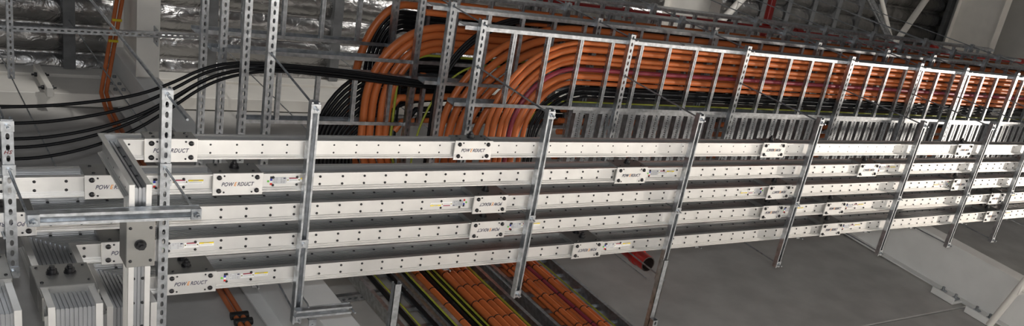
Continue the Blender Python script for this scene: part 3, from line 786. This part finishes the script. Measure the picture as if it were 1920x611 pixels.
# ------------------------------------------------------------------ small struts and brackets
def short_strut(p, q, lab, w=.0091, up=True, cat='strut', slots=True):
    p = Vector(p); q = Vector(q); L = (q-p).length
    me = strut_me('short%.3f%s%s' % (L, up, slots), L, up, w, .0091, (.0102,.0060,.0030) if slots else None)
    o_ = bpy.data.objects.new('strut_bracket', me); COL.objects.link(o_)
    d = (q-p).normalized(); o_.rotation_euler = d.to_track_quat('Y','Z').to_euler()
    o_.location = tuple(p*S+Vector((0,0,EYE))); tag(o_, lab, cat); return o_
short_strut((.487,.540,.950), (.487,.796,.950), 'end of a plain strut bracket below the ducts, left of the wall ladders', slots=False)
short_strut((.905,.544,.950), (.905,.796,.950), 'strut bracket reaching out from the wall, right of the wall ladders', slots=False)
short_strut((.905,.640,.940), (.905,.796,.940), 'shorter strut fixed under the bracket right of the wall ladders')
short_strut((.82,.70,.99), (.905,.70,.99), 'horizontal strut joining the rightmost wall ladder to its bracket')
short_strut((.558,.765,1.312), (.640,.765,1.318), 'short horizontal strut from the left column towards the wall ladders', w=.012)
# thin strut grid just below the foil, far left
short_strut((.243,.12,2.0), (.240,.643,2.0), 'thin slotted strut below the foil at far left, pointing at the eave', w=.0095)
short_strut((.10,.560,2.01), (.60,.545,2.01), 'thin slotted strut parallel to the eave beam, below the foil', w=.0095)
short_strut((-.03,.40,1.08), (.1195,.40,1.08), 'strut end with clamp at the far left edge')
# clamp bracket at the end of the first plain hanger
o = Vector((.415,.583,.985)); t = thing('clamp_bracket', 'short channel bracket with a U-bolt at the end of the leftmost plain hanger', 'bracket', o)
mb = MB(); w = .0100
for sg in (1,-1):
    pr = [(-w/2,0),(-w/2,-.009),(-w/2+.0026,-.009),(-w/2+.0026,-.0080),(-w/2+.0008,-.0080),(-w/2+.0008,0)]
    mb.sweep([(a*sg,b) for a,b in pr], [(.381,.5855,.990),(.447,.5865,.990)], (0,1,0), (0,0,1))
mb.box(.381,.447,.5855-w/2,.5865+w/2,.9893,.990); mb.build('channel', M['zinc'], t, o)
mb = MB(); mb.tube([(.3935,.575,.978),(.3945,.574,.985),(.395,.574,1.01)], .0010, 8); mb.tube([(.3995,.598,.975),(.3995,.598,1.01)], .0010, 8); mb.bevbox(.395,.404,.592,.604,.977,.9785,.0003); mb.build('u_bolt', M['zinc_dull'], t, o)
mb = MB(); mb.tube([(.4475,.586,.972),(.4475,.586,1.0)], .0011, 8); mb.build('end_rod', M['zinc_dull'], t, o)
single('wall_brace', BR, M['steel'], 'pale round brace crossing the lower right corner below the right column', 'brace')
# hanging wire at left
mb = MB(); mb.tube([(.262,.70,2.46),(.262,.70,1.2)], .0011, 6); single('suspension_wire', mb, M['zinc_dull'], 'thin plain wire hanging in front of the concrete wall at left', 'wire')
mb = MB(); mb.tube([(1.104,.72,1.33),(1.104,.72,1.20)], .0009, 6); single('suspension_wire', mb, M['zinc_dull'], 'short thin wire beside the red pipe end', 'wire')

# ------------------------------------------------------------------ camera
R = [[0.7502366741702005,-0.23932210873502768,-0.6163358345907257],[-0.08647795273601575,0.8886634197940941,-0.45033197755705817],[0.6554895090088134,0.3911550262881505,0.6460118025151655]]
f, cx, cy = 1796.633, 1296.373, 517.499
cam = bpy.data.cameras.new('camera'); co = bpy.data.objects.new('camera', cam); COL.objects.link(co)
r_, d_, f_ = Vector(R[0]).normalized(), Vector(R[1]), Vector(R[2])
d_ = (d_ - r_*d_.dot(r_)).normalized(); f_ = r_.cross(d_)
co.matrix_world = Matrix(((r_.x,-d_.x,-f_.x,0),(r_.y,-d_.y,-f_.y,0),(r_.z,-d_.z,-f_.z,EYE),(0,0,0,1)))
cam.sensor_width = 36; cam.lens = f/1920*36; cam.shift_x = (960-cx)/1920; cam.shift_y = (cy-305.5)/1920
cam.clip_end = 200; cam.clip_start = .05
sc.camera = co
# ------------------------------------------------------------------ light
WE = 610
# added unseen fill lamps below the ducts; the floor bounces their light up
for i, x in enumerate((-.25,.55,1.35,2.15,2.95)):
    y = .58; o = Vector((x,y,-.3556)); t = thing('added_stand_lamp', 'added unseen fill lamp on a floor stand below the ducts, %s from the left' % ORD[i], 'lamp', o, 'added fill lamps on stands')
    mb = MB(); mb.tube([(x,y,-.35),(x,y,.12)], .004, 8)
    for k in range(3): a = k*2.094; mb.tube([(x,y,-.28),(x+.09*math.cos(a),y+.09*math.sin(a),-.3535)], .0025, 6)
    mb.build('stand', M['zinc_dull'], t, o)
    mb = MB(); n = 20
    prof = [(.006,.135),(.022,.13),(.034,.112),(.036,.098)]
    vs = [(x+.04+r*math.cos(2*math.pi*j/n), y+r*math.sin(2*math.pi*j/n), z) for r, z in prof for j in range(n)]
    mb.add(vs, [(k*n+j, k*n+(j+1)%n, (k+1)*n+(j+1)%n, (k+1)*n+j) for k in range(3) for j in range(n)]+[tuple(range(n))], 0, True)
    mb.tube([(x,y,.12),(x+.04,y,.132)], .003, 6); mb.build('lamp_head', M['zinc_dull'], t, o)
    l = bpy.data.lights.new('added_stand_light', 'SPOT'); l.energy = WE; l.color = (1,.96,.91); l.spot_size = math.radians(140); l.spot_blend = .4; l.shadow_soft_size = .1
    lo = bpy.data.objects.new('added_stand_light', l); COL.objects.link(lo); lo.location = tuple(Vector((x+.04,y,.095))*S+Vector((0,0,EYE)))
for i, x in enumerate((-.5,.6,1.65,2.6)):  # lamps added out of view to brighten the foil and eave
    y = -.25; z = 1.95; o = Vector((x,y,z)); t = thing('added_roof_lamp', 'added unseen fill lamp hung from the roof towards the eave, %s from the left' % ORD[i], 'lamp', o, 'added fill lamps under the roof')
    mb = MB(); mb.tube([(x,y-.03,z),(x,y-.03,2.5)], .003, 8); mb.build('drop_rod', M['zinc_dull'], t, o)
    mb = MB(); mb.bevbox(x-.04,x+.04,y-.05,y-.012,z-.03,z+.03,.004); mb.build('lamp_head', M['zinc_dull'], t, o)
    l = bpy.data.lights.new('added_roof_light', 'SPOT'); l.energy = 200; l.color = (1,.97,.93); l.spot_size = math.radians(86); l.spot_blend = .2; l.shadow_soft_size = .12
    lo = bpy.data.objects.new('added_roof_light', l); COL.objects.link(lo); lo.location = tuple(Vector((x,y,z))*S+Vector((0,0,EYE)))
    lo.rotation_euler = Vector((0,.57,.82)).to_track_quat('-Z','Y').to_euler()
w = bpy.data.worlds.new('hall'); sc.world = w; w.use_nodes = True
w.node_tree.nodes['Background'].inputs[0].default_value = (.85,.9,1,1); w.node_tree.nodes['Background'].inputs[1].default_value = .06
def area(name, loc, target, sx, sy, power, col):
    l = bpy.data.lights.new(name, 'AREA'); l.shape = 'RECTANGLE'; l.size = sx*S; l.size_y = sy*S; l.energy = power; l.color = col
    o_ = bpy.data.objects.new(name, l); COL.objects.link(o_); o_.location = tuple(Vector(loc)*S+Vector((0,0,EYE)))
    o_.rotation_euler = (Vector(target)-Vector(loc)).to_track_quat('-Z','Y').to_euler(); return o_
sp = bpy.data.lights.new('floodlight', 'SPOT'); sp.energy = 28000; sp.color = (1,.90,.79); sp.spot_size = math.radians(34); sp.spot_blend = 1; sp.shadow_soft_size = .35
so = bpy.data.objects.new('floodlight', sp); COL.objects.link(so); so.location = tuple(Vector((6.3,.45,-.33))*S+Vector((0,0,EYE)))
so.rotation_euler = (Vector((.6,.50,1.0))-Vector((6.3,.45,-.33))).to_track_quat('-Z','Y').to_euler()
fl = bpy.data.lights.new('camera_flash', 'POINT'); fl.energy = 200; fl.color = (.93,.96,1); fl.shadow_soft_size = .03
fo = bpy.data.objects.new('camera_flash', fl); COL.objects.link(fo)
p = -d_*.03 + r_*.0; fo.location = tuple(p*S+Vector((0,0,EYE)))
sc.view_settings.view_transform = 'Standard'; sc.view_settings.look = 'None'; sc.view_settings.gamma = 1; sc.view_settings.use_curve_mapping = False
sc.view_settings.exposure = .62
